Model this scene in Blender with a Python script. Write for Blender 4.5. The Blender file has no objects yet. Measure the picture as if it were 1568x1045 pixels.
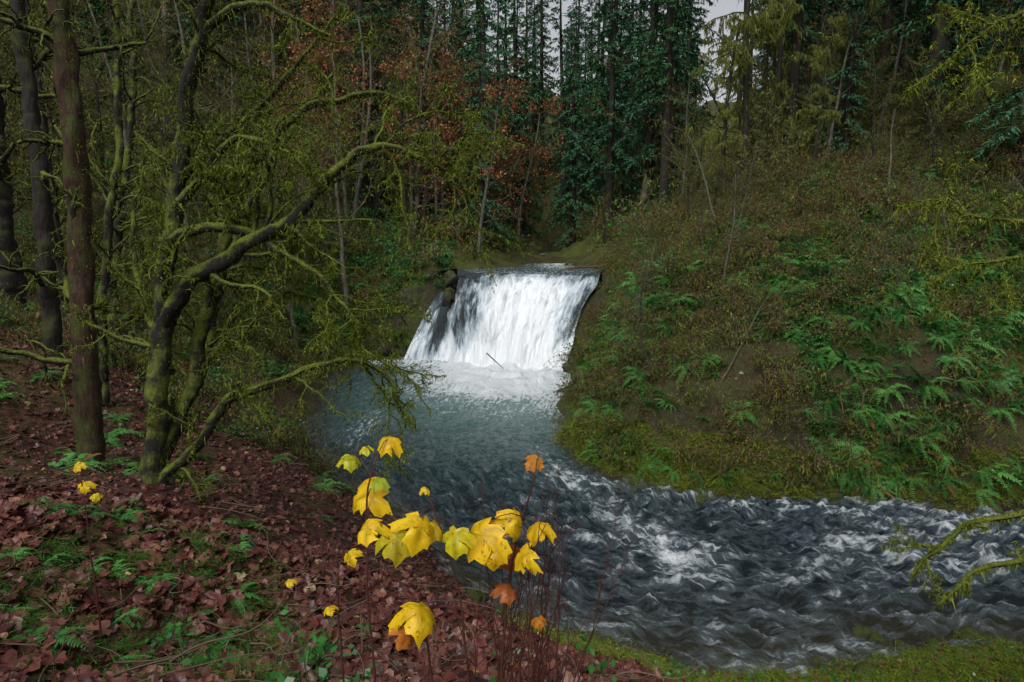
import bpy, math, random
import numpy as np
random.seed(11)
rng = np.random.default_rng(11)
scene = bpy.context.scene
def RN(a, b, n=None): return rng.uniform(a, b, n)

# ------------------------------------------------------------------ noise
def _h(ix, iy, s):
    n = (ix*374761393 + iy*668265263 + s*144269504) & 0xffffffff
    n = ((n ^ (n >> 13))*1274126177) & 0xffffffff
    return ((n ^ (n >> 16)) & 0xffff)/65535.0
def vnoise(x, y, s=0):
    x = np.asarray(x, float); y = np.asarray(y, float)
    ix = np.floor(x).astype(np.int64); iy = np.floor(y).astype(np.int64)
    fx = x-ix; fy = y-iy
    fx = fx*fx*(3-2*fx); fy = fy*fy*(3-2*fy)
    a = _h(ix, iy, s); b = _h(ix+1, iy, s); c = _h(ix, iy+1, s); d = _h(ix+1, iy+1, s)
    return ((a*(1-fx)+b*fx)*(1-fy)+(c*(1-fx)+d*fx)*fy)*2-1
def fbm(x, y, o=4, s=0):
    r = 0; a = 1; t = 0
    for i in range(o):
        ca, sa = math.cos(.6+i*1.1), math.sin(.6+i*1.1)
        r = r+a*vnoise((x*ca-y*sa)*2**i+17.3*i, (x*sa+y*ca)*2**i-9.1*i, s+i); t += a; a *= .5
    return r/t
def sstep(a, b, x):
    t = np.clip((x-a)/(b-a), 0, 1); return t*t*(3-2*t)

# ------------------------------------------------------------------ mesh builder
class MB:
    def __init__(s): s.v = []; s.f = []; s.m = []; s.n = 0
    def add(s, v, f, m=0):
        v = np.asarray(v, float).reshape(-1, 3); f = np.asarray(f, np.int64)
        s.v.append(v); s.f.append(f+s.n); s.m.append(np.full(len(f), m)); s.n += len(v)
    def mesh(s, name, mats, smooth=True):
        me = bpy.data.meshes.new(name)
        V = np.concatenate(s.v); L = np.concatenate([f.ravel() for f in s.f])
        T = np.concatenate([np.full(len(f), f.shape[1]) for f in s.f]); M = np.concatenate(s.m)
        me.vertices.add(len(V)); me.vertices.foreach_set('co', V.ravel())
        me.loops.add(len(L)); me.loops.foreach_set('vertex_index', L.astype(np.int32))
        me.polygons.add(len(T))
        st = np.concatenate([[0], np.cumsum(T)[:-1]])
        me.polygons.foreach_set('loop_start', st.astype(np.int32))
        for m in mats: me.materials.append(m)
        me.polygons.foreach_set('material_index', M.astype(np.int32))
        me.polygons.foreach_set('use_smooth', np.full(len(T), smooth))
        me.update(calc_edges=True)
        return me
def obj(name, me, loc=(0, 0, 0), rz=0, sc=1, link=True, parent=None):
    o = bpy.data.objects.new(name, me); o.location = loc; o.rotation_euler = (0, 0, rz)
    o.scale = (sc, sc, sc) if not hasattr(sc, '__len__') else sc
    if link: scene.collection.objects.link(o)
    if parent: o.parent = parent
    return o
def norm(v):
    v = np.asarray(v, float); return v/(np.linalg.norm(v, axis=-1, keepdims=True)+1e-9)
def tube(mb, pts, rad, k=6, m=0, jit=0.0, lump=0.0):
    pts = np.asarray(pts, float); n = len(pts); rad = np.asarray(rad, float)
    t = norm(np.gradient(pts, axis=0)); av = norm(t.mean(0))
    ref = np.eye(3)[np.argmin(np.abs(av))]
    u = norm(np.cross(t, ref)); w = np.cross(t, u)
    a = np.arange(k)/k*2*np.pi
    rr = rad[:, None]*(1+jit*RN(-1, 1, (n, k)))
    if lump:
        L = np.concatenate([[0], np.cumsum(np.linalg.norm(np.diff(pts, axis=0), axis=1))])[:, None]
        rr = rr*(1+lump*fbm(np.cos(a)[None]*1.3+L*1.2+pts[0, 0]*3, np.sin(a)[None]*1.3+L*.7, 3, 23))
    V = pts[:, None]+rr[..., None]*(np.cos(a)[None, :, None]*u[:, None]+np.sin(a)[None, :, None]*w[:, None])
    i = np.arange(n-1)[:, None]*k; j = np.arange(k)[None]; j2 = (j+1) % k
    F = np.stack([i+j, i+j2, i+k+j2, i+k+j], -1).reshape(-1, 4)
    mb.add(V.reshape(-1, 3), F, m)
def blades(mb, b, d, w, m=0):
    N = len(b); side = norm(np.cross(d, rng.normal(size=(N, 3))))*np.reshape(w, (-1, 1))
    V = np.stack([b-side*.5, b+side*.5, b+d], 1).reshape(-1, 3)
    mb.add(V, np.arange(3*N).reshape(-1, 3), m)
def diamonds(mb, b, d, w, m=0, up=None):
    N = len(b)
    side = norm(np.cross(d, rng.normal(size=(N, 3)) if up is None else up+rng.normal(size=(N, 3))*.35))*np.reshape(w, (-1, 1))
    mid = b+d*.45
    V = np.stack([b, mid+side*.5, b+d, mid-side*.5], 1).reshape(-1, 3)
    mb.add(V, np.arange(4*N).reshape(-1, 4), m)
def resample(pts, step):
    pts = np.asarray(pts, float)
    for _ in range(2):
        q = np.empty((2*len(pts)-2, 3)); q[0::2] = pts[:-1]*.75+pts[1:]*.25; q[1::2] = pts[:-1]*.25+pts[1:]*.75
        pts = np.vstack([pts[:1], q, pts[-1:]])
    L = np.concatenate([[0], np.cumsum(np.linalg.norm(np.diff(pts, axis=0), axis=1))])
    n = max(4, int(L[-1]/step)); s = np.linspace(0, L[-1], n)
    return np.stack([np.interp(s, L, pts[:, i]) for i in range(3)], 1), L[-1]

# ------------------------------------------------------------------ materials
def nmat(name):
    m = bpy.data.materials.new(name); m.use_nodes = True; nt = m.node_tree; nt.nodes.clear()
    out = nt.nodes.new('ShaderNodeOutputMaterial'); return m, nt, out
def N(nt, t, **kw):
    n = nt.nodes.new(t)
    for k, v in kw.items():
        if k in n.inputs: n.inputs[k].default_value = v
        else: setattr(n, k, v)
    return n
def link(nt, a, b): nt.links.new(a, b)
def mth(nt, op, a, b=None, c=None, clamp=False):
    n = nt.nodes.new('ShaderNodeMath'); n.operation = op; n.use_clamp = clamp
    for i, v in enumerate((a, b, c)):
        if v is None: continue
        if isinstance(v, (int, float)): n.inputs[i].default_value = v
        else: nt.links.new(v, n.inputs[i])
    return n.outputs[0]
def ramp(nt, fac, cols, pos=None, interp='LINEAR'):
    r = nt.nodes.new('ShaderNodeValToRGB'); r.color_ramp.interpolation = interp; e = r.color_ramp.elements
    n = len(cols); pos = pos or [i/(n-1) for i in range(n)]
    while len(e) < n: e.new(.5)
    for i in range(n): e[i].position = pos[i]
    for i in range(n): e[i].color = (*cols[i], 1)
    nt.links.new(fac, r.inputs[0]); return r.outputs[0]
def mixc(nt, f, a, b, bt='MIX'):
    n = nt.nodes.new('ShaderNodeMix'); n.data_type = 'RGBA'; n.blend_type = bt
    if isinstance(f, (int, float)): n.inputs[0].default_value = f
    else: nt.links.new(f, n.inputs[0])
    for i, v in ((6, a), (7, b)):
        if isinstance(v, tuple): n.inputs[i].default_value = (*v, 1)
        else: nt.links.new(v, n.inputs[i])
    return n.outputs[2]
def noise(nt, scale, detail=3, vec=None, rough=.55):
    n = nt.nodes.new('ShaderNodeTexNoise'); n.inputs['Scale'].default_value = scale; n.inputs['Detail'].default_value = detail
    n.inputs['Roughness'].default_value = rough
    if vec is not None: nt.links.new(vec, n.inputs['Vector'])
    return n.outputs['Fac']
def objco(nt): return nt.nodes.new('ShaderNodeTexCoord').outputs['Object']
def pos(nt): return nt.nodes.new('ShaderNodeNewGeometry').outputs['Position']
def bump(nt, h, s, d, p):
    b = nt.nodes.new('ShaderNodeBump'); b.inputs['Strength'].default_value = s; b.inputs['Distance'].default_value = d
    nt.links.new(h, b.inputs['Height']); nt.links.new(b.outputs[0], p.inputs['Normal'])

def m_foliage(name, cols, isl=.5, trans=.25, rough=.5, spec=.3, patch=.0):
    m, nt, out = nmat(name)
    g = nt.nodes.new('ShaderNodeNewGeometry'); oi = nt.nodes.new('ShaderNodeObjectInfo')
    f = mth(nt, 'ADD', mth(nt, 'MULTIPLY', g.outputs['Random Per Island'], isl), mth(nt, 'MULTIPLY', oi.outputs['Random'], 1-isl))
    c = ramp(nt, f, cols)
    if spec == 0: p = N(nt, 'ShaderNodeBsdfDiffuse'); link(nt, c, p.inputs['Color'])
    else:
        p = N(nt, 'ShaderNodeBsdfPrincipled', Roughness=rough); p.inputs['Specular IOR Level'].default_value = spec
        link(nt, c, p.inputs['Base Color'])
    if trans > 0:
        t = nt.nodes.new('ShaderNodeBsdfTranslucent'); link(nt, c, t.inputs[0])
        mx = nt.nodes.new('ShaderNodeMixShader'); mx.inputs[0].default_value = trans
        link(nt, p.outputs[0], mx.inputs[1]); link(nt, t.outputs[0], mx.inputs[2]); link(nt, mx.outputs[0], out.inputs[0])
    else: link(nt, p.outputs[0], out.inputs[0])
    return m
def m_bark(name, c1, c2, moss, amt, sc=6):
    m, nt, out = nmat(name)
    co = objco(nt); mp = nt.nodes.new('ShaderNodeMapping'); mp.inputs['Scale'].default_value = (1, 1, .25); link(nt, co, mp.inputs[0])
    n1 = noise(nt, sc*3, 5, mp.outputs[0], .7)
    base = ramp(nt, n1, [c1, c2], [.35, .7])
    g = nt.nodes.new('ShaderNodeNewGeometry'); sx = nt.nodes.new('ShaderNodeSeparateXYZ'); link(nt, g.outputs['Normal'], sx.inputs[0])
    mf = mth(nt, 'ADD', noise(nt, sc*.5, 4, co, .65), mth(nt, 'MULTIPLY', sx.outputs[2], .28))
    mr = N(nt, 'ShaderNodeMapRange'); link(nt, mf, mr.inputs[0]); mr.inputs[1].default_value = .62-amt*.35; mr.inputs[2].default_value = .78-amt*.35
    mc = ramp(nt, noise(nt, sc*6, 3, co, .7), [tuple(v*.3 for v in moss), moss], [.3, .7])
    c = mixc(nt, mr.outputs[0], base, mc)
    p = N(nt, 'ShaderNodeBsdfPrincipled', Roughness=.8); p.inputs['Specular IOR Level'].default_value = .25
    link(nt, c, p.inputs['Base Color']); bump(nt, n1, .9, .04, p); link(nt, p.outputs[0], out.inputs[0]); return m

M_barkdark = m_bark('wet_bark', (.007, .006, .006), (.034, .027, .022), (.05, .06, .012), .3)
M_barkred = m_bark('reddish_bark', (.012, .007, .005), (.075, .034, .022), (.06, .075, .014), .42, 5)
M_barkmoss = m_bark('mossy_bark', (.006, .006, .005), (.024, .02, .015), (.13, .16, .018), .46, 5)
M_barkgrey = m_bark('grey_bark', (.04, .036, .032), (.17, .155, .13), (.08, .09, .03), .3, 3)
M_moss = m_foliage('hanging_moss', [(.028, .040, .006), (.085, .12, .013), (.18, .225, .022), (.29, .31, .038)], .7, .3, .7, .1)
M_mossfar = m_foliage('tree_moss', [(.038, .045, .017), (.085, .098, .026), (.155, .165, .036)], .6, 0, .8, 0)
M_twig = m_foliage('bare_twigs', [(.045, .03, .02), (.085, .06, .042), (.13, .105, .075)], .5, 0, .7, 0)
M_twigred = m_foliage('red_twigs', [(.04, .012, .01), (.08, .026, .02), (.05, .025, .018)], .5, 0, .5, .3)
M_needle = m_foliage('fir_needles', [(.016, .044, .024), (.03, .088, .04), (.052, .14, .056), (.08, .18, .07)], .55, 0, .6, 0)
M_needlehaze = m_foliage('hazy_hemlock_needles', [(.028, .075, .043), (.052, .14, .072), (.085, .20, .098)], .55, 0, .6, 0)  # hemlock green tinted bluish: distance haze painted into the needle colour
M_orange = m_foliage('orange_leaves', [(.24, .052, .028), (.31, .09, .038), (.30, .16, .05), (.15, .06, .035)], .8, .3, .5, .3)
M_fern = m_foliage('fern_fronds', [(.018, .08, .015), (.042, .16, .032), (.10, .27, .055), (.05, .20, .06)], .25, .25, .45, .3)
M_ferndead = m_foliage('dead_fronds', [(.06, .032, .016), (.13, .075, .033), (.10, .09, .028)], .6, 0, .6, .1)
M_green = m_foliage('broad_green_leaves', [(.014, .07, .015), (.035, .15, .028), (.07, .22, .04)], .8, .25, .35, .4)
M_olive = m_foliage('olive_leaves', [(.026, .044, .012), (.05, .08, .018), (.09, .115, .024), (.12, .07, .027)], .8, 0, .5, .1)
M_grass = m_foliage('grass_blades', [(.025, .09, .012), (.06, .17, .02), (.12, .23, .035)], .6, .3, .5, .3)
M_mosstuft = m_foliage('moss_tufts', [(.032, .048, .009), (.08, .108, .015), (.165, .19, .027), (.11, .085, .022)], .5, 0, .7, 0)
M_litter = m_foliage('fallen_leaves', [(.014, .007, .007), (.068, .016, .014), (.11, .034, .025), (.045, .012, .011), (.17, .068, .045), (.075, .023, .017), (.022, .010, .009)], .1, 0, .4, .3)
M_litterpale = m_foliage('pale_fallen_leaves', [(.3, .16, .06), (.35, .26, .08), (.25, .2, .16)], .1, .2, .4, .3)
M_rock = m_bark('wet_rock', (.008, .008, .008), (.05, .045, .038), (.06, .075, .014), .36, 2)
M_log = m_bark('wet_log', (.03, .02, .013), (.12, .08, .05), (.08, .08, .02), .15, 4)

def m_yellow(name, cols, spots):
    m, nt, out = nmat(name)
    g = nt.nodes.new('ShaderNodeNewGeometry'); co = g.outputs['Position']
    at = nt.nodes.new('ShaderNodeAttribute'); at.attribute_name = 'lv'
    sx = nt.nodes.new('ShaderNodeSeparateXYZ'); link(nt, at.outputs['Vector'], sx.inputs[0])
    f = mth(nt, 'ADD', mth(nt, 'MULTIPLY', sx.outputs[0], .65), mth(nt, 'MULTIPLY', noise(nt, 14, 3, co), .45))
    c = ramp(nt, f, cols)
    vein = N(nt, 'ShaderNodeMapRange'); link(nt, sx.outputs[1], vein.inputs[0]); vein.inputs[1].default_value = .0; vein.inputs[2].default_value = .1
    vein.inputs[3].default_value = .6; vein.inputs[4].default_value = 1.0
    c = mixc(nt, 1.0, c, vein.outputs[0], 'MULTIPLY')
    sp = N(nt, 'ShaderNodeMapRange'); link(nt, noise(nt, 30, 5, co, .75), sp.inputs[0]); sp.inputs[1].default_value = spots; sp.inputs[2].default_value = spots+.1
    c = mixc(nt, sp.outputs[0], c, (.16, .055, .012))
    p = N(nt, 'ShaderNodeBsdfPrincipled', Roughness=.4); link(nt, c, p.inputs['Base Color']); p.inputs['Specular IOR Level'].default_value = .3
    bump(nt, noise(nt, 45, 3, co), .6, .006, p)
    t = nt.nodes.new('ShaderNodeBsdfTranslucent'); link(nt, c, t.inputs[0])
    mx = nt.nodes.new('ShaderNodeMixShader'); mx.inputs[0].default_value = .35
    link(nt, p.outputs[0], mx.inputs[1]); link(nt, t.outputs[0], mx.inputs[2]); link(nt, mx.outputs[0], out.inputs[0]); return m
M_yellow = m_yellow('yellow_leaves', [(.70, .38, .008), (.82, .53, .01), (.56, .54, .02), (.28, .42, .04)], .57)
M_orangeleaf = m_yellow('orange_brown_leaves', [(.6, .26, .02), (.5, .17, .02), (.3, .06, .03)], .55)

# ------------------------------------------------------------------ terrain
CP = [ # river bed
(-3,35,-.8),(-6,38,-.8),(-1,37,-.9),(1.5,34,-.8),(-6,30,-.8),(-2,30,-1),(0,27,-.9),(-4,25,-.8),(0,22.5,-.8),(-1.6,19,-.6),(2,18,-.6),(3,14.8,-.5),
(6,16.5,-.7),(10,16.2,-.7),(15,16,-.7),(25,15.2,-.8),(40,14.5,-.8),(60,14,-.8),(-8.5,40,-.4),(-7,42,-.3),(6,13.6,-.35),(10,14,-.4),
# right shore
(3.7,38,.1),(3.6,34,.0),(2.6,28,.0),(2.4,24.2,.0),(3.6,21.5,.0),(5.5,20.4,.0),(8.3,19.9,.0),(11.8,19.4,.0),(15,19.1,.0),(20,18.9,0),(25,18.6,.0),(40,18,0),(60,17,0),
# left shore
(-9.6,42.5,.1),(-10.2,38,.0),(-10,34,.0),(-8.8,28,.0),(-7.3,23.9,.0),(-5.6,21.2,.0),(-3.6,19,.0),(-1.7,15.8,.0),(.4,12.9,.0),(4,11.6,.0),(7,11.7,.0),(11,12.2,.0),(16,12.0,.0),(25,12,.0),(40,11,0),(60,10,0),
# near bank
(0,0,6.4),(0,3,5.35),(2,3,5.1),(4,2,5.0),(0,6,3.9),(0,9.5,2.0),(2,8,2.2),(5,8,1.5),(8,9,1.1),(4,10.2,.6),(8,10.6,.6),(13,10.4,1.0),(20,9,1.8),(8,3,3.8),(15,0,5),(30,0,6),(60,0,8),
(-2,3.5,5.35),(-3.7,4.5,5.1),(-5,6.5,5.1),(-3,10,3.2),(-3.2,14.5,1.6),(-5.8,10.5,3.95),(-7.7,12,3.9),(-6,16,2.5),(-9,16,3.9),(-10.9,16,4.9),(-10,20,3.5),(-9.8,24,1.8),(-12,28,3.1),(-12.5,34,2.6),
(-13,42,3.8),(-16,25,5),(-18,22,6.2),(-14,12,5.4),(-10,8,5.3),(-10,3,6.3),(-5,0,6.6),(-15,35,5.3),(-25,35,8.5),(-20,50,11),(-12,58,9.5),(-30,60,22),(-50,60,34),(-50,30,22),(-35,18,11),(-30,0,11),(-60,0,20),
# left of falls
(-7.4,44.2,1.0),(-8,45.6,4.2),(-6.2,46,5.6),(-5.2,45.2,5.2),(-10.5,47,5.6),(-11,44.2,2.4),(-3.7,43.7,4.9),(-4.4,47.5,6.3),
# upper river
(1,46,5.0),(-2,45.2,5.0),(4.6,45.5,5.0),(3,52,5.1),(4.5,60,5.2),(5,72,5.5),(4,88,5.9),(-2.5,52,6.5),(-.8,57,6.8),(0,65,7),(0,80,7.5),(-6,70,10),
(7.3,45.5,6.6),(9,54,7.6),(9.5,65,8.2),(10,80,9),(4,100,8.5),
# right hill
(4.8,36,2.4),(5.4,39.5,4.4),(6.6,42.3,6.2),(4.6,32,3.4),(6.3,34.5,6.3),(8,36,7.7),(3.7,28,2.9),(3.6,26.2,3.0),(4.1,24,2.5),(6,28,6.3),(5.6,22.4,2.3),(8.5,20.9,2.7),(8.5,23.6,5.2),(12.3,20.1,3.1),(13,24.5,6.8),(16.5,19.8,3.3),(18,25.5,8.2),
(13,30,9),(9,30,7.6),(13,35,9.6),(20,36,12),(10,42,8.8),(12,50,10),(22,50,15),(25,19.6,4),(30,30,14),(40,24,12),(60,30,24),(40,50,24),(65,60,44),(25,80,13),(15,90,12),(32,100,14),(45,140,19),(60,110,38),
(0,120,22),(-14,90,20),(-30,95,36),(-60,110,55),(20,125,18),(0,160,42),(-60,160,70),(80,150,50),(-90,60,55),(90,60,55),(-90,0,30),(90,0,12),(-60,-30,20),(60,-30,10),(0,-30,9),(0,250,50),(150,250,50),(-150,250,110),(150,60,75),(-150,60,75),(150,-40,20),(-150,-40,40)]
def fall_main(a, t):
    lip = np.stack([-3.45+9.25*a, 43.3+.9*np.sin(a*np.pi)+.35*fbm(a*6, 0*a, 3, 2), 5.48+.2*fbm(a*5, 0*a+4, 3, 6)-.16*np.sin(a*np.pi)+.22*(2*a-1)**4], -1)
    base = np.stack([-3.7+6.8*a, 41.9-2.6*a**.8-.6*np.sin(a*np.pi)+.5*fbm(a*5, 0*a+9, 3, 62), 0*a-.15], -1)
    tt = t[..., None]
    P = lip*(1-tt)+base*tt
    P[..., 2] = lip[..., 2]*(1-t**1.7)+base[..., 2]*t**1.7
    st = fbm(a*6, t*3.5, 4, 5)
    env = sstep(0, .25, t)*sstep(1.05, .85, t)
    P[..., 1] -= .7*st*env; P[..., 2] += .35*fbm(a*18, t*2.5, 3, 9)*env+.2*fbm(a*45, t*7, 3, 19)*t
    P[..., 0] += .3*fbm(t*4, a*0+2, 3, 41)*sstep(.0, .2, t)*(2*np.abs(a-.5))**3
    return P
def fall_side(a, t):
    lip = np.stack([-4.75+1.0*a, 44.6-.3*a, 4.1+.45*a], -1)
    base = np.stack([-7.0+3.4*a, 42.9-.6*a, 0*a-.15], -1)
    tt = t[..., None]; P = lip*(1-tt)+base*tt
    P[..., 2] = lip[..., 2]*(1-t**1.2)+base[..., 2]*t**1.2+.25*fbm(a*9, t*2, 3, 3)*np.sin(np.pi*t)
    P[..., 1] -= .4*fbm(a*5, t*4, 2, 8)*np.sin(np.pi*t)
    return P
A_, T_ = np.meshgrid(np.linspace(0.03, .97, 5), np.linspace(.05, 1, 5))
for F in (fall_main, fall_side):
    q = F(A_, T_).reshape(-1, 3)
    CP += [(x, y+.3, z-1.0) for x, y, z in q]
CP = np.array(CP, float)
C0 = 1.0
def _phi(d2): return np.sqrt(d2+C0*C0)
_X = CP[:, :2]; _D = ((_X[:, None]-_X[None])**2).sum(-1)
_n = len(CP); _Am = np.zeros((_n+3, _n+3)); _Am[:_n, :_n] = _phi(_D)+np.eye(_n)*(-.03)
_Am[:_n, _n] = 1; _Am[:_n, _n+1:] = _X; _Am[_n, :_n] = 1; _Am[_n+1:, :_n] = _X.T
_W = np.linalg.lstsq(_Am, np.concatenate([CP[:, 2], [0, 0, 0]]), rcond=None)[0]
_a, _t = np.meshgrid(np.linspace(0, 1, 60), np.linspace(0, 1, 60))
SHEET = np.concatenate([fall_main(_a, _t).reshape(-1, 3), fall_side(_a, _t).reshape(-1, 3)])
def H(x, y):
    x = np.atleast_1d(np.asarray(x, float)); y = np.atleast_1d(np.asarray(y, float)); sh = x.shape
    x = x.ravel(); y = y.ravel(); z = np.empty(len(x))
    for i in range(0, len(x), 20000):
        xx = x[i:i+20000]; yy = y[i:i+20000]
        d = (xx[:, None]-_X[None, :, 0])**2+(yy[:, None]-_X[None, :, 1])**2
        z[i:i+20000] = _phi(d)@_W[:_n]+_W[_n]+xx*_W[_n+1]+yy*_W[_n+2]
    land = sstep(-.3, 1.2, z); far = 1+2*sstep(45, 110, y)
    rough = 1+2.0*sstep(1.5, 4, x)*sstep(17, 21, y)
    z += (.08+.30*land*rough)*far*fbm(x*.33, y*.33, 3, 1)+(.04+.13*land*rough)*fbm(x*1.3, y*1.3, 4, 6)
    b = (x > -8.5) & (x < 7) & (y > 38) & (y < 46)
    if b.any():
        ii = np.where(b)[0]
        for k in range(0, len(ii), 4000):
            j = ii[k:k+4000]
            dd = (x[j][:, None]-SHEET[None, :, 0])**2+(y[j][:, None]-SHEET[None, :, 1])**2
            near_ = dd < .12
            lim = np.where(near_, SHEET[None, :, 2], 99).min(1)-.3
            z[j] = np.minimum(z[j], lim)
    return z.reshape(sh)
def axis(segs):
    o = []
    for a, b, s in segs: o.append(np.arange(a, b, s))
    return np.concatenate(o+[[segs[-1][1]]])
gx = axis([(-150, -50, 6), (-50, -18, .8), (-18, -12, .3), (-12, 22, .14), (22, 45, .5), (45, 80, 2), (80, 150, 7)])
gy = axis([(-40, -4, 3), (-4, 2, .4), (2, 24, .13), (24, 48, .2), (48, 75, .5), (75, 130, 1.6), (130, 250, 8)])
GX, GY = np.meshgrid(gx, gy); GZ = H(GX, GY)
def gridmesh(name, X, Y, Z, mat, smooth=True):
    ny, nx = X.shape; mb = MB()
    i = np.arange(ny-1)[:, None]*nx; j = np.arange(nx-1)[None]
    F = np.stack([i+j, i+j+1, i+nx+j+1, i+nx+j], -1).reshape(-1, 4)
    mb.add(np.stack([X, Y, Z], -1), F, 0); return mb.mesh(name, [mat], smooth)
def fattr(me, name, vals, typ='FLOAT'):
    a = me.attributes.new(name, typ, 'POINT')
    if typ == 'FLOAT': a.data.foreach_set('value', np.asarray(vals, np.float32).ravel())
    else: a.data.foreach_set('vector', np.asarray(vals, np.float32).ravel())
litter = sstep(2.0, -3.0, GX-.12*GY+0*GY)*sstep(34, 20, GY)
litter = np.clip(litter+.6*fbm(GX*.5, GY*.5, 3, 44)*litter, 0, 1)
slope = np.hypot(np.gradient(GZ, axis=0)/np.gradient(GY, axis=0), np.gradient(GZ, axis=1)/np.gradient(GX, axis=1))
mossz = sstep(1.4, .4, GZ)*sstep(-.1, .25, GZ)*(GY < 44)*sstep(1, 3, GX)
mossz = np.clip(mossz*1.1+.8*sstep(-.1, .5, fbm(GX*.8, GY*.8, 3, 71)), 0, 1)
rockz = np.clip(sstep(1.8, 3.0, slope)*sstep(60, 45, GY)*.6+sstep(.18, -.05, GZ), 0, 1)
m, nt, out = nmat('forest_floor')
P_ = pos(nt)
az = lambda nm: (lambda n: (setattr(n, 'attribute_name', nm), n.outputs['Fac'])[1])(nt.nodes.new('ShaderNodeAttribute'))
vo = N(nt, 'ShaderNodeTexVoronoi'); vo.inputs['Scale'].default_value = 11; link(nt, P_, vo.inputs['Vector'])
sx = nt.nodes.new('ShaderNodeSeparateColor'); link(nt, vo.outputs['Color'], sx.inputs[0])
lit = ramp(nt, sx.outputs[0], [(.010, .005, .004), (.05, .016, .012), (.09, .034, .024), (.034, .011, .009), (.12, .055, .038), (.024, .010, .008)])
soil = ramp(nt, noise(nt, 2.2, 6, P_, .75), [(.015, .013, .007), (.05, .038, .019), (.05, .06, .017), (.085, .055, .026)], [.3, .45, .58, .72])
mos = ramp(nt, noise(nt, 9, 5, P_, .7), [(.016, .024, .005), (.065, .086, .014), (.15, .175, .025)], [.3, .5, .72])
rk = ramp(nt, noise(nt, 4, 6, P_, .7), [(.008, .008, .006), (.04, .036, .028), (.08, .065, .04)], [.3, .55, .75])
c = mixc(nt, az('litter'), soil, lit); c = mixc(nt, az('moss'), c, mos); c = mixc(nt, az('rock'), c, rk)
p = N(nt, 'ShaderNodeBsdfPrincipled', Roughness=.8); p.inputs['Specular IOR Level'].default_value = .2
link(nt, c, p.inputs['Base Color']); bump(nt, noise(nt, 7, 6, P_, .7), 1, .15, p); link(nt, p.outputs[0], out.inputs[0])
me = gridmesh('ground', GX, GY, GZ, m)
fattr(me, 'litter', litter); fattr(me, 'moss', mossz*(1-.6*litter)); fattr(me, 'rock', rockz)
obj('ground', me)

# ------------------------------------------------------------------ water
cl = np.array([(1, 46), (0, 39), (-1.5, 33), (-2.2, 27), (-.8, 21.5), (3.5, 17.6), (9, 16), (16, 15.8), (28, 15), (60, 14)], float)
for _ in range(5):
    q = np.empty((2*len(cl)-2, 2)); q[0::2] = cl[:-1]*.75+cl[1:]*.25; q[1::2] = cl[:-1]*.25+cl[1:]*.75
    cl = np.vstack([cl[:1], q, cl[-1:]])
cs = np.concatenate([[0], np.cumsum(np.linalg.norm(np.diff(cl, axis=0), axis=1))]); ctan = np.gradient(cl, axis=0); ctan /= np.linalg.norm(ctan, axis=1)[:, None]
def flow(x, y):
    x = x.ravel(); y = y.ravel(); s = np.empty(len(x)); t = np.empty(len(x))
    for i in range(0, len(x), 20000):
        dx = x[i:i+20000, None]-cl[None, :, 0]; dy = y[i:i+20000, None]-cl[None, :, 1]
        w = np.exp(-(dx*dx+dy*dy - (dx*dx+dy*dy).min(1)[:, None])/8.0); w /= w.sum(1)[:, None]
        s[i:i+20000] = (w*(cs[None]+dx*ctan[None, :, 0]+dy*ctan[None, :, 1])).sum(1)
        t[i:i+20000] = (w*(-dx*ctan[None, :, 1]+dy*ctan[None, :, 0])).sum(1)
    return s, t
wx = axis([(-13, 18, .09), (18, 60, .4)]); wy = axis([(9, 26, .075), (26, 45.5, .14)])
WX, WY = np.meshgrid(wx, wy); S, T = flow(WX, WY); S = S.reshape(WX.shape); T = T.reshape(WX.shape)
rapid = sstep(25, 19.5, WY)*sstep(-5.5, -1, WX)
fx, fy = 1.0, 40.0
db = np.hypot((WX-fx)/1.15, (WY-fy)/1.45)
db = db*(1+.25*fbm(WX*.5, WY*.5, 3, 14))
near = np.exp(-(db/4.1)**2)
turb = np.exp(-(db/8)**2)
rid = (1-np.abs(fbm(S*.8, T*1.3, 3, 31)))**2; rid2 = (1-np.abs(fbm(S*1.8+4, T*2.9, 3, 37)))**2
calm = .35+.65*rapid
WZ = .42*rapid*(rid-.6)+.24*calm*(rid2-.6)*(.4+.6*rapid)+(.03+.14*turb)*fbm(S*.8, T*1.2, 4, 33)+.5*near*(.4+fbm(WX*1.1, WY*1.1, 4, 50))+.05*calm*fbm(S*3.5, T*5, 3, 60)
big = fbm(WX*.22, WY*.5, 3, 90)
foam = near*1.8+.50*np.exp(-(db/6.2)**2)+.22*sstep(10, 3, db)
foam += .62*np.exp(-((WX+8)/2.6)**2-((WY-42)/1.1)**2)
foam += .40*np.exp(-((WX+6.2)/.9)**2-((WY-27.5)/3.0)**2)
foam += rapid*(.04+.24*sstep(-.2, .5, big)+.22*sstep(.62, .95, rid))
foam += .34*np.exp(-((WX-2.1-.35*(21-WY))/.7)**2)*sstep(13.5, 17, WY)*sstep(27, 23, WY)
foam += .22*np.exp(-((WX-5.5)/2.5)**2-((WY-15.0)/1.3)**2)+.22*np.exp(-((WX-13)/3.5)**2-((WY-16.5)/1.4)**2)
teal = np.exp(-((WX+.2)/7.5)**2-((WY-35)/9)**2)
dep = -H(WX, WY); shal = sstep(.6, .05, dep)
m, nt, out = nmat('river_water')
def A(nm, o='Fac'):
    n = nt.nodes.new('ShaderNodeAttribute'); n.attribute_name = nm; return n.outputs[o]
fl = A('flow', 'Vector')
mp = nt.nodes.new('ShaderNodeMapping'); mp.inputs['Scale'].default_value = (.85, 2.3, 1); link(nt, fl, mp.inputs[0])
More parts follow.
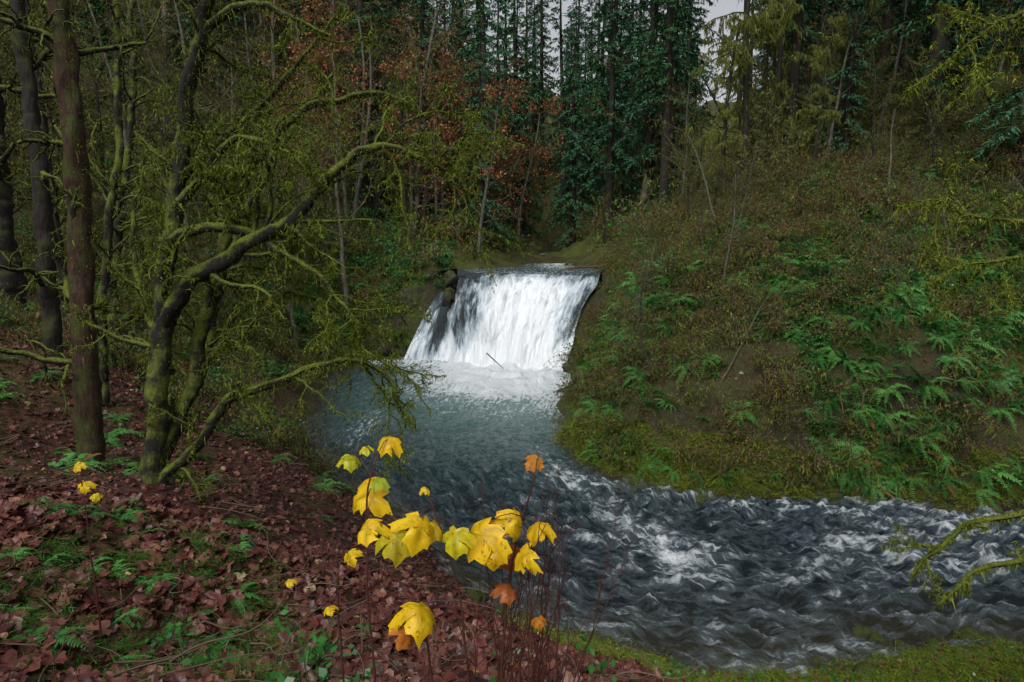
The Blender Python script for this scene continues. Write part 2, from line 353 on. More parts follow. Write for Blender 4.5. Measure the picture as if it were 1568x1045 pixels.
n1 = noise(nt, 2.1, 8, mp.outputs[0], .74); n2 = noise(nt, 6.5, 4, mp.outputs[0], .65); n3 = noise(nt, 1.3, 4, mp.outputs[0], .6)
rg = mth(nt, 'SUBTRACT', 1.0, mth(nt, 'MULTIPLY', mth(nt, 'ABSOLUTE', mth(nt, 'SUBTRACT', n3, .5)), 9.0), clamp=True)
val = mth(nt, 'ADD', A('foam'), mth(nt, 'ADD', mth(nt, 'MULTIPLY', mth(nt, 'SUBTRACT', n1, .5), 2.0), mth(nt, 'MULTIPLY', mth(nt, 'SUBTRACT', rg, .5), .45)))
mr = N(nt, 'ShaderNodeMapRange'); link(nt, val, mr.inputs[0]); mr.inputs[1].default_value = .44; mr.inputs[2].default_value = 1.0
hz = N(nt, 'ShaderNodeMapRange'); link(nt, val, hz.inputs[0]); hz.inputs[1].default_value = -.05; hz.inputs[2].default_value = .75; hz.inputs[4].default_value = .5
c = mixc(nt, A('teal'), (.007, .015, .022), (.10, .235, .20))
c = mixc(nt, mth(nt, 'MULTIPLY', A('shal'), .8), c, (.05, .045, .024))
c = mixc(nt, hz.outputs[0], c, (.22, .29, .33))
c = mixc(nt, mr.outputs[0], c, (.78, .84, .88))
p = N(nt, 'ShaderNodeBsdfPrincipled', IOR=1.33); link(nt, c, p.inputs['Base Color'])
link(nt, mth(nt, 'ADD', mth(nt, 'MULTIPLY', mr.outputs[0], .5), .08), p.inputs['Roughness'])
bump(nt, mth(nt, 'ADD', n1, mth(nt, 'MULTIPLY', n2, .35)), 1.0, .28, p); link(nt, p.outputs[0], out.inputs[0])
me = gridmesh('river', WX, WY, WZ, m)
fattr(me, 'foam', foam); fattr(me, 'teal', teal); fattr(me, 'shal', shal)
fattr(me, 'flow', np.stack([S, T, 0*S], -1), 'FLOAT_VECTOR')
obj('river', me)
uy = axis([(43.5, 60, .2), (60, 100, .5)]); ua = np.linspace(0, 1, 90)
UA, UY = np.meshgrid(ua, uy)
xl = np.interp(UY, [43.5, 46, 60, 100], [-3.55, -5, -2, -2]); xr = np.interp(UY, [43.5, 46, 60, 100], [5.9, 8, 10, 9])
UX = xl+(xr-xl)*UA
lipw = sstep(46, 43.5, UY); L0 = fall_main(UA, 0*UA)
UY2 = UY-.1+(L0[..., 1]-43.4)*lipw+.02
UZ = (L0[..., 2]+.01)*lipw+(1-lipw)*(5.5+(UY-43.5)*.012+.05*fbm(UX*1.2, UY*.8, 3, 12))
me = gridmesh('upper_stream', UX, UY2, UZ, m)
uf = .3+.35*np.exp(-((UX-3.2)/1.2)**2)*sstep(44, 50, UY)+.5*np.exp(-((UX-4)/1.5)**2-((UY-56)/4)**2)+.15*lipw
fattr(me, 'foam', uf); fattr(me, 'teal', .2+0*UX); fattr(me, 'shal', 0*UX); fattr(me, 'flow', np.stack([UY, UX, 0*UX], -1), 'FLOAT_VECTOR')
obj('upper_stream', me)
m, nt, out = nmat('falling_water')
fl = A('flow', 'Vector')
mp = nt.nodes.new('ShaderNodeMapping'); mp.inputs['Scale'].default_value = (2.4, .5, 1); link(nt, fl, mp.inputs[0])
n1 = noise(nt, 1.6, 6, mp.outputs[0], .7)
mp2 = nt.nodes.new('ShaderNodeMapping'); mp2.inputs['Scale'].default_value = (1.0, .45, 1); link(nt, fl, mp2.inputs[0])
n0 = noise(nt, .9, 4, mp2.outputs[0], .6)
val = mth(nt, 'ADD', A('foam'), mth(nt, 'ADD', mth(nt, 'MULTIPLY', mth(nt, 'SUBTRACT', n1, .5), 1.9), mth(nt, 'MULTIPLY', mth(nt, 'SUBTRACT', n0, .5), 2.0)))
mr = N(nt, 'ShaderNodeMapRange'); link(nt, val, mr.inputs[0]); mr.inputs[1].default_value = .25; mr.inputs[2].default_value = 1.1
c = ramp(nt, mr.outputs[0], [(.035, .045, .05), (.2, .26, .29), (.52, .60, .66), (.80, .84, .88)], [0, .28, .6, 1])
p = N(nt, 'ShaderNodeBsdfPrincipled', IOR=1.33, Roughness=.5); link(nt, c, p.inputs['Base Color'])
bump(nt, mth(nt, 'ADD', n1, n0), 1.0, .3, p); link(nt, p.outputs[0], out.inputs[0])
def sheet(name, F, W, L, na, ntt, fo, par):
    a, t = np.meshgrid(np.linspace(0, 1, na), np.linspace(0, 1, ntt)); P = F(a, t)
    me = gridmesh(name, P[..., 0], P[..., 1], P[..., 2], m)
    fattr(me, 'foam', fo(a, t)); fattr(me, 'flow', np.stack([a*W, t*L, 0*a], -1), 'FLOAT_VECTOR')
    return obj(name, me, parent=par)
wf = bpy.data.objects.new('waterfall', None); scene.collection.objects.link(wf)
sheet('main_cascade', fall_main, 8, 7, 200, 110, lambda a, t: .25+.72*sstep(.0, .4, t)*(.35+.65*np.exp(-((a-.5)/.36)**4))+.4*np.exp(-((a-.55)/.28)**2)-.45*np.exp(-((a-.03)/.16)**2)*(1-t)-.25*sstep(.88, 1, a)*(1-t)+.5*sstep(.75, 1, t), wf)
sheet('side_cascade', fall_side, 3, 5, 60, 60, lambda a, t: .42+.5*sstep(.2, .9, t)-.75*np.exp(-((a-.62)/.17)**2)*sstep(.02, .3, t)*sstep(1., .7, t), wf)

# ------------------------------------------------------------------ rocks / logs
def rock_mesh(name, seed, mats):
    import bmesh
    bm = bmesh.new(); bmesh.ops.create_icosphere(bm, subdivisions=4, radius=1)
    me = bpy.data.meshes.new(name); bm.to_mesh(me); bm.free()
    V = np.empty(len(me.vertices)*3); me.vertices.foreach_get('co', V); V = V.reshape(-1, 3)
    r = 1+.35*fbm(V[:, 0]*1.3+seed, V[:, 1]*1.3+V[:, 2]*1.7, 4, seed)+.12*fbm(V[:, 2]*4, V[:, 0]*3+V[:, 1]*3, 3, seed+5)
    V = V*r[:, None]; me.vertices.foreach_set('co', V.ravel()); me.polygons.foreach_set('use_smooth', np.ones(len(me.polygons), bool))
    for q in mats: me.materials.append(q)
    me.update(); return me
RK = [rock_mesh('rock_shape%d' % i, 3+i*7, [M_rock]) for i in range(3)]
for i, (x, y, z, sx_, sy_, sz_, rz) in enumerate([(-4.1, 44.0, 3.7, .4, .5, .8, .2), (-6.6, 45.2, 3.4, 1.3, .7, 1.3, .1), (5.6, 41.6, 2.0, .8, 1.3, 1.6, .6), (6.4, 43.0, 4.7, .9, 1.0, 1.1, .2), (4.1, 38.8, .1, .9, 1.2, .7, 1), (-8.6, 43.9, .9, 1.2, .8, 1.0, .3), (-3.9, 44.3, 5.0, .5, .5, .6, 1.0), (4.6, 40.0, 1.0, .7, 1.0, 1.0, .8)]):
    obj('rock_outcrop', RK[i % 3], (x, y, z), rz, (sx_, sy_, sz_))
mb = MB(); pts, _ = resample([(3.6, 43.7, 5.72), (4.6, 43.5, 5.9), (5.6, 43.4, 5.85), (7.2, 43.6, 6.3)], .2); tube(mb, pts, np.linspace(.06, .13, len(pts)), 8, 0, .1)
pts, _ = resample([(3.4, 44.2, 5.7), (5, 44.6, 5.95), (6.8, 44.9, 6.3)], .2); tube(mb, pts, np.linspace(.04, .08, len(pts)), 7, 0, .1)
obj('fallen_log', mb.mesh('fallen_log', [M_log]))
mb = MB(); pts, _ = resample([(2.3, 33.6, .12), (3.2, 34.2, .3), (4.4, 35.0, .8)], .2); tube(mb, pts, np.linspace(.06, .13, len(pts)), 8, 0, .12)
obj('fallen_log', mb.mesh('driftwood', [M_log]))
mb = MB(); pts, _ = resample([(-1.5, 39.9, .95), (-1.0, 39.3, .6), (-.5, 38.8, .25)], .15); tube(mb, pts, np.linspace(.04, .018, len(pts)), 6, 0, .1)
obj('fallen_branch', mb.mesh('fallen_branch', [M_barkdark]))

# ------------------------------------------------------------------ plant generators
def rv():
    v = rng.normal(size=3); return v/np.linalg.norm(v)
def moss_on(mb, pts, rad, dens, ln, w, m, hang=.8):
    pts = np.asarray(pts); L = np.linalg.norm(np.diff(pts, axis=0), axis=1).sum(); n = int(L*dens)
    if n < 1: return
    i = rng.random(n)*(len(pts)-1.001); k = i.astype(int); f = (i-k)[:, None]
    b = pts[k]*(1-f)+pts[k+1]*f; r = np.asarray(rad)[k][:, None]
    o = norm(rng.normal(size=(n, 3))); b = b+o*r*.9
    d = norm(o*(1-hang)+np.array([0, 0, -hang])+rng.normal(size=(n, 3))*.25)*(ln*(.3+rng.random(n)**2*1.2))[:, None]
    blades(mb, b, d, w*(.6+.8*rng.random(n)), m)
def grow(mb, p, d, L, r, lvl, P, rec=None):
    n = P['seg'][lvl]; pts = [np.array(p, float)]; dd = norm(d)
    for i in range(n):
        dd = norm(dd+rv()*P['wob'][lvl]+np.array([0, 0, P['trop'][lvl]])); pts.append(pts[-1]+dd*L/n)
    pts = np.array(pts); last = lvl == P['max']
    rad = np.linspace(r, r*(.2 if last else .35), n+1)
    tube(mb, pts, rad, P['sides'][lvl], P['mat'][lvl], .1 if lvl < 2 else 0)
    if P.get('moss') and lvl >= P.get('mossl', 0): moss_on(mb, pts, rad, P['moss'][lvl], P['mlen'], P['mw'], P['mm'], P.get('hang', .8))
    if P.get('leaf') and lvl >= P['max']-1:
        k = rng.poisson(P['leaf']); i = rng.integers(1, n+1, k); b = pts[i]+rng.normal(size=(k, 3))*.15
        if k: diamonds(mb, b, norm(rng.normal(size=(k, 3))+[0, 0, -.5])*P['ls'], RN(.5, .9, k)*P['ls'], P['lm'])
    if not last:
        for j in range(P['kids'][lvl]):
            t = RN(P['t0'][lvl], 1); q = t*n; k = min(int(q), n-1); b = pts[k]*(1-(q-k))+pts[k+1]*(q-k)
            tg = norm(pts[k+1]-pts[k]); pr = rv(); pr = norm(pr-tg*np.dot(pr, tg))
            cd = tg*P['fwd'][lvl]+pr
            grow(mb, b, cd, L*P['lr'][lvl]*(1.15-.6*t)*RN(.7, 1.2), max(r*(1-.6*t)*P['rr'][lvl], P.get('rmin', .004)), lvl+1, P, rec)

def bare_tree(name, Ht, moss, leaf=0, dark=False):
    mb = MB()
    P = dict(max=3, seg=[9, 6, 4, 3], wob=[.10, .28, .4, .5], trop=[.02, .07, .03, .0], sides=[7, 4, 3, 3], mat=[0, 0, 1, 1],
             kids=[15, 7, 5], t0=[.22, .15, .1], lr=[.34, .5, .5], rr=[.4, .45, .45], fwd=[.5, .8, .8], rmin=.009,
             moss=[6, 10*moss, 5*moss, 1.5*moss], mlen=.20, mw=.09, mm=2, mossl=0, hang=.6)
    if leaf: P.update(leaf=leaf, ls=.19, lm=3)
    grow(mb, (0, 0, -.4), (RN(-.12, .12), RN(-.12, .12), 1), Ht, Ht*.011+.03, 0, P)
    return mb.mesh(name, [M_barkdark if dark else M_barkgrey, M_twig, M_mossfar, M_orange])
def hang_tree(name, Ht):
    mb = MB()
    P = dict(max=3, seg=[10, 7, 5, 4], wob=[.07, .3, .45, .5], trop=[.03, -.06, -.12, -.2], sides=[8, 5, 4, 3], mat=[0, 1, 1, 1],
             kids=[22, 5, 4], t0=[.2, .15, .1], lr=[.15, .5, .5], rr=[.35, .5, .5], fwd=[.2, .8, .8], rmin=.008,
             moss=[20, 45, 35, 20], mlen=.4, mw=.06, mm=2, mossl=0, hang=.95)
    grow(mb, (0, 0, -.4), (.02, .02, 1), Ht, .2, 0, P)
    return mb.mesh(name, [M_barkdark, M_barkmoss, M_mossfar])
def conifer(name, Ht, start, Lm, nb, mat, droop=.25):
    mb = MB(); zs = np.linspace(-.5, Ht, 14); off = np.cumsum(rng.normal(size=(14, 2))*.03, 0)
    rad = .014*Ht*(1-.93*np.clip(zs/Ht, 0, 1)); tube(mb, np.column_stack([off, zs]), rad, 8, 0, .06)
    for i in range(nb):
        h = start+(1-start)*((i+RN(-.5, .5))/nb); h = np.clip(h, start, .995); z = h*Ht
        prof = (1-h)**.75*(.65+.35*min(1, (h-start)/.15)); L = Lm*prof*RN(.5, 1.2)+.25; a = RN(0, 6.283)
        if rng.random() < .12: continue
        n = 6; s = np.linspace(0, 1, n); cx, sn = math.cos(a), math.sin(a); up = .25*(h-.4)
        rz = s*L*up-droop*L*s**1.7+RN(-.03, .03)*L; px = np.column_stack([cx*s*L, sn*s*L, z+rz]); px[:, :2] += np.array([np.interp(z, zs, off[:, 0]), np.interp(z, zs, off[:, 1])])
        tube(mb, px, np.linspace(.012+.008*L, .005, n), 3, 0)
        k = int(8+L*9); q = rng.random(k)**.8; q = .08+.92*q
        b = np.stack([np.interp(q, s, px[:, c]) for c in range(3)], 1)
        sd = np.where(rng.random(k) < .5, 1, -1)[:, None]; side = np.array([-sn, cx, 0])[None]*sd; f = np.array([cx, sn, 0])[None]
        ln = (.18+.30*L*(1-q)*.55+.15)*RN(.6, 1.3, k)
        d = norm(side*RN(.3, 1, k)[:, None]+f*.65+np.array([0, 0, 1])*RN(-.75, -.05, k)[:, None])
        diamonds(mb, b, d*ln[:, None], .05+.13*ln, 1, up=np.array([[0, 0, 1.]]))
        for _ in range(2):
            b2 = b+d*(ln*RN(.2, .7, k))[:, None]; d2 = norm(d+rng.normal(size=d.shape)*.6+[0, 0, -.3])
            diamonds(mb, b2, d2*(ln*.6)[:, None], .04+.10*ln, 1, up=np.array([[0, 0, 1.]]))
    if start > .15:
        for i in range(22):
            z = RN(.04, start+.1)*Ht; a = RN(0, 6.28); L = RN(.5, 2); s = np.linspace(0, 1, 4)
            px = np.column_stack([np.cos(a)*s*L, np.sin(a)*s*L, z-.3*L*s**1.5]); tube(mb, px, np.linspace(.025, .006, 4), 3, 0)
            moss_on(mb, px, np.full(4, .02), 10, .35, .07, 2, .95)
    return mb.mesh(name, [M_barkdark, mat, M_mossfar])
def fern(name, nf, L0, dead=.12):
    mb = MB()
    for i in range(nf):
        a = 6.283*i/nf+RN(-.25, .25); L = L0*RN(.6, 1.15); rise = RN(.35, 1.0); n = 7; s = np.linspace(0, 1, n)
        isd = rng.random() < dead
        r = L*(s*.95-.1*s**2); z = L*(rise*s-(rise*.75+.45)*s**2)*(1 if not isd else .35)+.03
        px = np.column_stack([np.cos(a)*r, np.sin(a)*r, z])+np.outer(s**2, rng.normal(size=3)*.08*L); tube(mb, px, np.linspace(.006, .002, n), 3, 1 if isd else 0)
        k = 16; q = np.linspace(.1, .99, k); b = np.stack([np.interp(q, s, px[:, c]) for c in range(3)], 1)
        b = np.repeat(b, 2, 0); sg = np.tile([1, -1], k)[:, None]; q2 = np.repeat(q, 2)
        side = np.array([-math.sin(a), math.cos(a), 0])[None]*sg; ln = L*.14*np.sin(np.pi*np.clip(q2*.86+.12, 0, 1))**.8*RN(.75, 1.1, 2*k)
        d = norm(side+np.array([math.cos(a), math.sin(a), 0])*.35+[0, 0, -.2]+rng.normal(size=(2*k, 3))*.14)*ln[:, None]
        fw = np.array([math.cos(a), math.sin(a), 0])*(L*.048)
        V = np.stack([b-fw*.5, b+fw*.5, b+d+fw*.15, b+d*.75-fw*.3], 1).reshape(-1, 3)
        mb.add(V, np.arange(8*k).reshape(-1, 4), 1 if isd else 0)
    return mb.mesh(name, [M_fern, M_ferndead], False)
def shrub(name, ns, Ht, leafm, nl, ls, mossd=10):
    mb = MB()
    for i in range(ns):
        a = RN(0, 6.28); L = Ht*RN(.5, 1.3); n = 7; s = np.linspace(0, 1, n); ln = RN(.2, 1.0)
        b0 = np.array([RN(-.3, .3), RN(-.3, .3), -.1])*Ht
        r = ln*L*s**1.3; z = L*(1.1*s-RN(.3, 1.05)*s**2.2)
        px = b0+np.column_stack([np.cos(a)*r, np.sin(a)*r, z])+np.cumsum(rng.normal(size=(n, 3))*.02*L, 0)
        tube(mb, px, np.linspace(.011, .004, n)*Ht, 3, 0); moss_on(mb, px, np.full(n, .01), mossd, .14*Ht, .03, 2)
        for _ in range(3):
            k = rng.integers(2, n); d = norm(rv()+[0, 0, -.1])*L*RN(.15, .35); q = px[k]+np.outer(np.linspace(0, 1, 4), d)+rng.normal(size=(4, 3))*.015
            tube(mb, q, np.linspace(.006, .0025, 4)*Ht, 3, 0)
        if nl:
            k = rng.integers(2, n, nl); b = px[k]+rng.normal(size=(nl, 3))*.10*Ht
            diamonds(mb, b, norm(rng.normal(size=(nl, 3))+[0, 0, -.3])*ls*RN(.6, 1.3, (nl, 1)), ls*RN(.4, .8, nl), 1)
    return mb.mesh(name, [M_twig, leafm, M_mosstuft], False)
def tuft(name, n, h, w, mat, spread=.12):
    mb = MB(); b = np.column_stack([rng.normal(size=(n, 2))*spread, np.full(n, -.02)])
    d = norm(np.column_stack([rng.normal(size=(n, 2))*.6, np.ones(n)]))*(h*RN(.4, 1.2, (n, 1)))
    blades(mb, b, d*.75+[0, 0, -.02], w*RN(.7, 1.3, n), 0)
    t = b+d*.6; blades(mb, t, d*.4+np.column_stack([d[:, :2]*.6, -np.abs(d[:, 2])*.35]), w*.7, 0)
    return mb.mesh(name, [mat], False)
HALF = np.array([(0, 0), (.20, -.14), (.42, -.10), (.40, .04), (.56, .06), (.76, .18), (.68, .30), (.70, .50), (.54, .50), (.36, .46), (.40, .60), (.42, .78), (.27, .80), (.14, .94), (0, 1.06)])
def leaf_geo(curl, cup, seed=0, rag=.03):
    o = np.vstack([HALF, (HALF[1:-1]*[-1, 1])[::-1]]); o = o+rng.normal(size=o.shape)*rag; c = np.array([0, .3])
    rings = [o, c+(o-c)*.78, c+(o-c)*.54, c+(o-c)*.28]; n = len(o); nr = len(rings)
    V = np.vstack(rings+[c[None]])
    r2 = ((V-c)**2).sum(1); ang = np.arctan2(V[:, 0], V[:, 1])
    tip = np.array([0, .9, -.9, 1.75, -1.75])
    dv = np.min(np.abs((ang[:, None]-tip[None]+np.pi) % (2*np.pi)-np.pi), axis=1)*np.sqrt(r2)
    z = -curl*r2-cup*V[:, 0]**2+.25*np.minimum(dv, .25)+.14*fbm(V[:, 0]*3+seed, V[:, 1]*3, 2, seed)
    P = np.column_stack([V*(1-.25*curl*r2[:, None]), z]); j = np.arange(n); j2 = (j+1) % n
    Fq = np.concatenate([np.stack([k*n+j, k*n+j2, (k+1)*n+j2, (k+1)*n+j], 1) for k in range(nr-1)])
    Ft = np.stack([(nr-1)*n+j, (nr-1)*n+j2, np.full(n, nr*n)], 1)
    return P, Fq, Ft, dv
def litter_leaf(name, mat, curl, cup):
    mb = MB(); P, Fq, Ft, dv = leaf_geo(curl, cup, int(RN(0, 99)), .05); P = P-[0, .4, 0]; mb.add(P, Fq, 0); mb.f.append(Ft); mb.m.append(np.zeros(len(Ft)))
    tube(mb, [(0, -.4, 0), (.02, -.7, .03), (.06, -1.0, .02)], [.012, .01, .008], 3, 0)
    return mb.mesh(name, [mat])

# ------------------------------------------------------------------ geometry-node instancing
def instancer(name, P, rot, scl, idx, meshes):
    col = bpy.data.collections.new(name+'_parts')
    for i, me in enumerate(meshes): col.objects.link(bpy.data.objects.new('%s_part_%02d' % (name, i), me))
    me = bpy.data.meshes.new(name); me.vertices.add(len(P)); me.vertices.foreach_set('co', np.asarray(P, float).ravel())
    a = me.attributes.new('rot', 'FLOAT_VECTOR', 'POINT'); a.data.foreach_set('vector', np.asarray(rot, np.float32).ravel())
    a = me.attributes.new('scl', 'FLOAT', 'POINT'); a.data.foreach_set('value', np.asarray(scl, np.float32))
    a = me.attributes.new('idx', 'INT', 'POINT'); a.data.foreach_set('value', np.asarray(idx, np.int32))
    o = obj(name, me); g = bpy.data.node_groups.new(name, 'GeometryNodeTree')
    g.interface.new_socket('Geometry', in_out='INPUT', socket_type='NodeSocketGeometry'); g.interface.new_socket('Geometry', in_out='OUTPUT', socket_type='NodeSocketGeometry')
    gi = g.nodes.new('NodeGroupInput'); go = g.nodes.new('NodeGroupOutput'); ip = g.nodes.new('GeometryNodeInstanceOnPoints')
    ci = g.nodes.new('GeometryNodeCollectionInfo'); ci.inputs['Collection'].default_value = col; ci.inputs['Separate Children'].default_value = True; ci.inputs['Reset Children'].default_value = True
    def na(nm, t):
        n = g.nodes.new('GeometryNodeInputNamedAttribute'); n.data_type = t; n.inputs['Name'].default_value = nm
        return [s for s in n.outputs if s.enabled and s.name == 'Attribute'][0]
    e = g.nodes.new('FunctionNodeEulerToRotation')
    g.links.new(gi.outputs[0], ip.inputs['Points']); g.links.new(ci.outputs[0], ip.inputs['Instance']); ip.inputs['Pick Instance'].default_value = True
    g.links.new(na('idx', 'INT'), ip.inputs['Instance Index']); g.links.new(na('rot', 'FLOAT_VECTOR'), e.inputs[0]); g.links.new(e.outputs[0], ip.inputs['Rotation'])
    g.links.new(na('scl', 'FLOAT'), ip.inputs['Scale']); g.links.new(ip.outputs[0], go.inputs[0])
    md = o.modifiers.new('scatter', 'NODES'); md.node_group = g; return o
def stream(x, y):
    c = np.interp(y, [43, 50, 60, 80, 100], [1.2, 2.5, 4.3, 4.6, 4]); w = np.interp(y, [43, 50, 60, 100], [4.9, 4.6, 3.6, 2.5])
    return (np.abs(x-c) < w) & (y > 42) & (y < 102)
def scatter(n, xr, yr, prob=None, zmin=.15, fr=.85, sink=0, gap=0):
    x = RN(xr[0], xr[1], n); y = RN(yr[0], yr[1], n)
    ok = np.abs(x) < fr*y+2.5
    if prob is not None: ok &= rng.random(n) < prob(x, y)
    x = x[ok]; y = y[ok]; z = H(x, y)
    ok = (z > zmin) & ~stream(x, y) & ~((x > -7) & (x < 5.8) & (y > 38.5) & (y < 45)); P = np.column_stack([x, y, z-sink])[ok]
    if gap:
        keep = []
        for q in P:
            if all((q[0]-k[0])**2+(q[1]-k[1])**2 > gap*gap for k in keep): keep.append(q)
        P = np.array(keep)
    return P
def put(name, P, meshes, smin, smax, tilt=.1, wts=None):
    n = len(P); rot = np.column_stack([RN(-tilt, tilt, n), RN(-tilt, tilt, n), RN(0, 6.283, n)])
    idx = rng.choice(len(meshes), n, p=wts); print(name, n); return instancer(name, P, rot, RN(smin, smax, n), idx, meshes)

FERN = [fern('fern_a', 15, 1.0), fern('fern_b', 18, .9, .2), fern('fern_c', 12, 1.1, .05)]
SH_O = [shrub('shrub_a', 24, 1.2, M_olive, 11, .10, 14), shrub('shrub_b', 28, 1.0, M_olive, 5, .09, 20), shrub('shrub_c', 22, 1.5, M_ferndead, 8, .10, 10)]
SH_G = [shrub('salal_a', 20, .8, M_green, 22, .12, 4), shrub('salal_b', 16, 1.0, M_green, 16, .11, 6)]
FIR = [conifer('fir_a', 30, .12, 4.6, 130, M_needle, .35), conifer('fir_b', 30, .3, 4.0, 105, M_needle, .3), conifer('hemlock_a', 24, .05, 4.2, 130, M_needlehaze, .45), conifer('hemlock_b', 27, .2, 3.8, 115, M_needlehaze, .5)]
BARE = [bare_tree('bare_a', 15, 1.2), bare_tree('bare_b', 13, 2.0, dark=True), bare_tree('bare_c', 17, .8), bare_tree('bare_d', 11, 2.4, dark=True)]
ORG = [bare_tree('maple_a', 14, .6, 2.0), bare_tree('maple_b', 12, .5, 1.4)]
HANG = [hang_tree('snag_a', 19), hang_tree('snag_b', 14)]
gapz = lambda b: (b > .25) & (b < .38)
def pf(x, y):
    b = x/y; d = np.ones_like(x); d = np.where(gapz(b), np.where(y > 95, .03, 0), d); d = np.where((b > -.16) & (b < .0) & (y < 85), .1, d)
    d = np.where((b < -.16) & (y < 75), .15, d); return d
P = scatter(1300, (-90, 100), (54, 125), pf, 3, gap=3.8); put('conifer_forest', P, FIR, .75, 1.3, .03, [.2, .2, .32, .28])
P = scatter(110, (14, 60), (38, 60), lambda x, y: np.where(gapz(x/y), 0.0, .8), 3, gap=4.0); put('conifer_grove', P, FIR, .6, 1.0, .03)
def pb(x, y): b = x/y; return np.where(b < -.12, 1, np.where(b < .22, .2, np.where(gapz(b), .10, .3)))
P = scatter(360, (-70, 60), (48, 95), pb, 3, gap=2.4); put('bare_woodland', P, BARE, .8, 1.3, .08)
P = scatter(75, (-34, -9), (24, 48), None, 1.0, gap=1.8); put('riverside_woodland', P, BARE, .5, .95, .12)
P = scatter(55, (7, 30), (30, 48), None, 4.0, gap=1.5); put('hillside_saplings', P, BARE, .3, .6, .15)
P = scatter(80, (4, 24), (21, 34), None, .8, gap=1.1); put('vine_maple_thicket', P, BARE, .12, .28, .6)
P = scatter(50, (-16, 3), (48, 75), lambda x, y: x/y < .03, 3, gap=2); put('autumn_maples', P, ORG, .9, 1.35, .08)
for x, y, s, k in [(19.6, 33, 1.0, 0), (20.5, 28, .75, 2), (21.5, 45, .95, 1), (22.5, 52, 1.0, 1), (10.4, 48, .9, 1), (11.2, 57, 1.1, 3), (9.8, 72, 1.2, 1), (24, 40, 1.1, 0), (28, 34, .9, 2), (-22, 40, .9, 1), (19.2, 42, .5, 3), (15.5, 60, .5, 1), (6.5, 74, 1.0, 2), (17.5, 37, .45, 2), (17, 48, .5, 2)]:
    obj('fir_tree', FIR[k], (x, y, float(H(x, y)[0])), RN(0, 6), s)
for x, y, s, k in [(12.4, 37, 1.0, 0), (10.6, 36, .7, 1), (14.6, 40, .95, 0), (15.0, 35, .55, 1), (-7.5, 50, .8, 0), (18, 38, .7, 0), (-12, 36, .7, 1), (13.6, 43, 1.05, 0)]:
    obj('mossy_tree', HANG[k], (x, y, float(H(x, y)[0])), RN(0, 6), s)

P = scatter(2300, (2, 34), (19.3, 48), None, .3); put('hillside_brush', P, SH_O, .45, 1.1, .45)
P = scatter(9500, (2, 26), (19.2, 42), lambda x, y: np.clip(.14+.86*sstep(-.22, .12, fbm(x*.4, y*.4, 3, 21)), 0, 1)*sstep(44, 24, y+.0*x), .35); put('hillside_ferns', P, FERN, .35, 1.0, .7)
P = scatter(900, (2, 26), (19.3, 40), lambda x, y: .1+.9*sstep(0, .4, fbm(x*.3+9, y*.3, 2, 25)), .5); put('salal_shrubs', P, SH_G, .45, .9, .35)
P = scatter(1700, (-60, 60), (42, 105), None, 1); put('distant_undergrowth', P, SH_O+SH_G, 1.2, 2.6, .2, [.24, .22, .16, .19, .19])
P = scatter(1100, (-34, -6), (17, 50), None, .4); put('riverside_brush', P, SH_O+SH_G, .5, 1.2, .3, [.24, .24, .16, .18, .18])
P = scatter(520, (-16, -4.5), (38, 56), None, .6); put('riverside_ferns', P, FERN+SH_G, .8, 1.4, .3)
P = scatter(800, (-26, -2.5), (7, 26), lambda x, y: .06+.5*sstep(.0, .4, fbm(x*.5, y*.5, 2, 63))*(x < -4)+.25*(x < -7), .5); put('bank_ferns', P, FERN, .35, .75, .4)
P = scatter(70, (-5, -1.6), (4, 8.5), lambda x, y: (x < -.3*y-.8)*.8, .3, 1.2); put('foreground_ferns', P, FERN, .18, .38, .3)
MT = [tuft('moss_a', 60, .10, .012, M_mosstuft, .12), tuft('moss_b', 50, .16, .014, M_mosstuft, .10)]
GT = [tuft('grass_a', 40, .22, .008, M_grass, .07), tuft('grass_b', 30, .3, .009, M_grass, .08)]
P = scatter(9000, (1.5, 20), (18.5, 26), None, .02, 1.0)
P = P[P[:, 2] < 1.6]; put('moss_mat', P, MT, .8, 2.0, .5)
P = scatter(5500, (0, 14), (8, 13), None, .02, 1.0); put('riverbank_moss', P, MT+GT, .5, 1.3, .4, [.40, .40, .10, .10])
P = scatter(1200, (-5, -.6), (3.3, 8), lambda x, y: (.10+.9*sstep(.0, .4, fbm(x, y, 2, 5)))*(x < -.28*y-.3), .3, 1.2); put('grass_tufts', P, GT, .35, .8, .3)
LL = [litter_leaf('leaf_a', M_litter, .25, .3), litter_leaf('leaf_b', M_litter, -.3, .2), litter_leaf('leaf_c', M_litter, .7, .5), litter_leaf('leaf_d', M_litterpale, .3, .3)]
def putl(name, P, a, b, w, tilt=.7):
    P[:, 2] += RN(.0, .06, len(P)); return put(name, P, LL, a, b, tilt, w)
pl = lambda x, y: np.clip(sstep(3.5, -1, x-.05*y)+.06, 0, 1)
P = scatter(11000, (-9, 4), (2, 9), pl, .2, 1.2); putl('leaf_litter', P, .06, .17, [.34, .33, .315, .015])
P = scatter(17000, (-18, 3), (8, 26), pl, .1, 1.0); putl('fallen_leaves', P, .05, .11, [.34, .33, .315, .015])
P = scatter(2500, (2, 24), (19, 40), None, .3, 1.0); P = np.vstack([P, scatter(900, (1, 14), (8, 13), None, .05, 1.0, -.08)]); putl('scattered_leaves', P, .06, .13, [.31, .31, .3, .08])
mb = MB()
for k in range(3):
    pts, _ = resample(np.cumsum(np.vstack([[0, 0, 0], rng.normal(size=(4, 3))*[.06, .06, .02]+[.15, 0, 0]]), 0)-[.3, 0, 0], .06); tube(mb, pts+[0, k*.3, 0], np.linspace(.008, .003, len(pts)), 4, 0, .1)
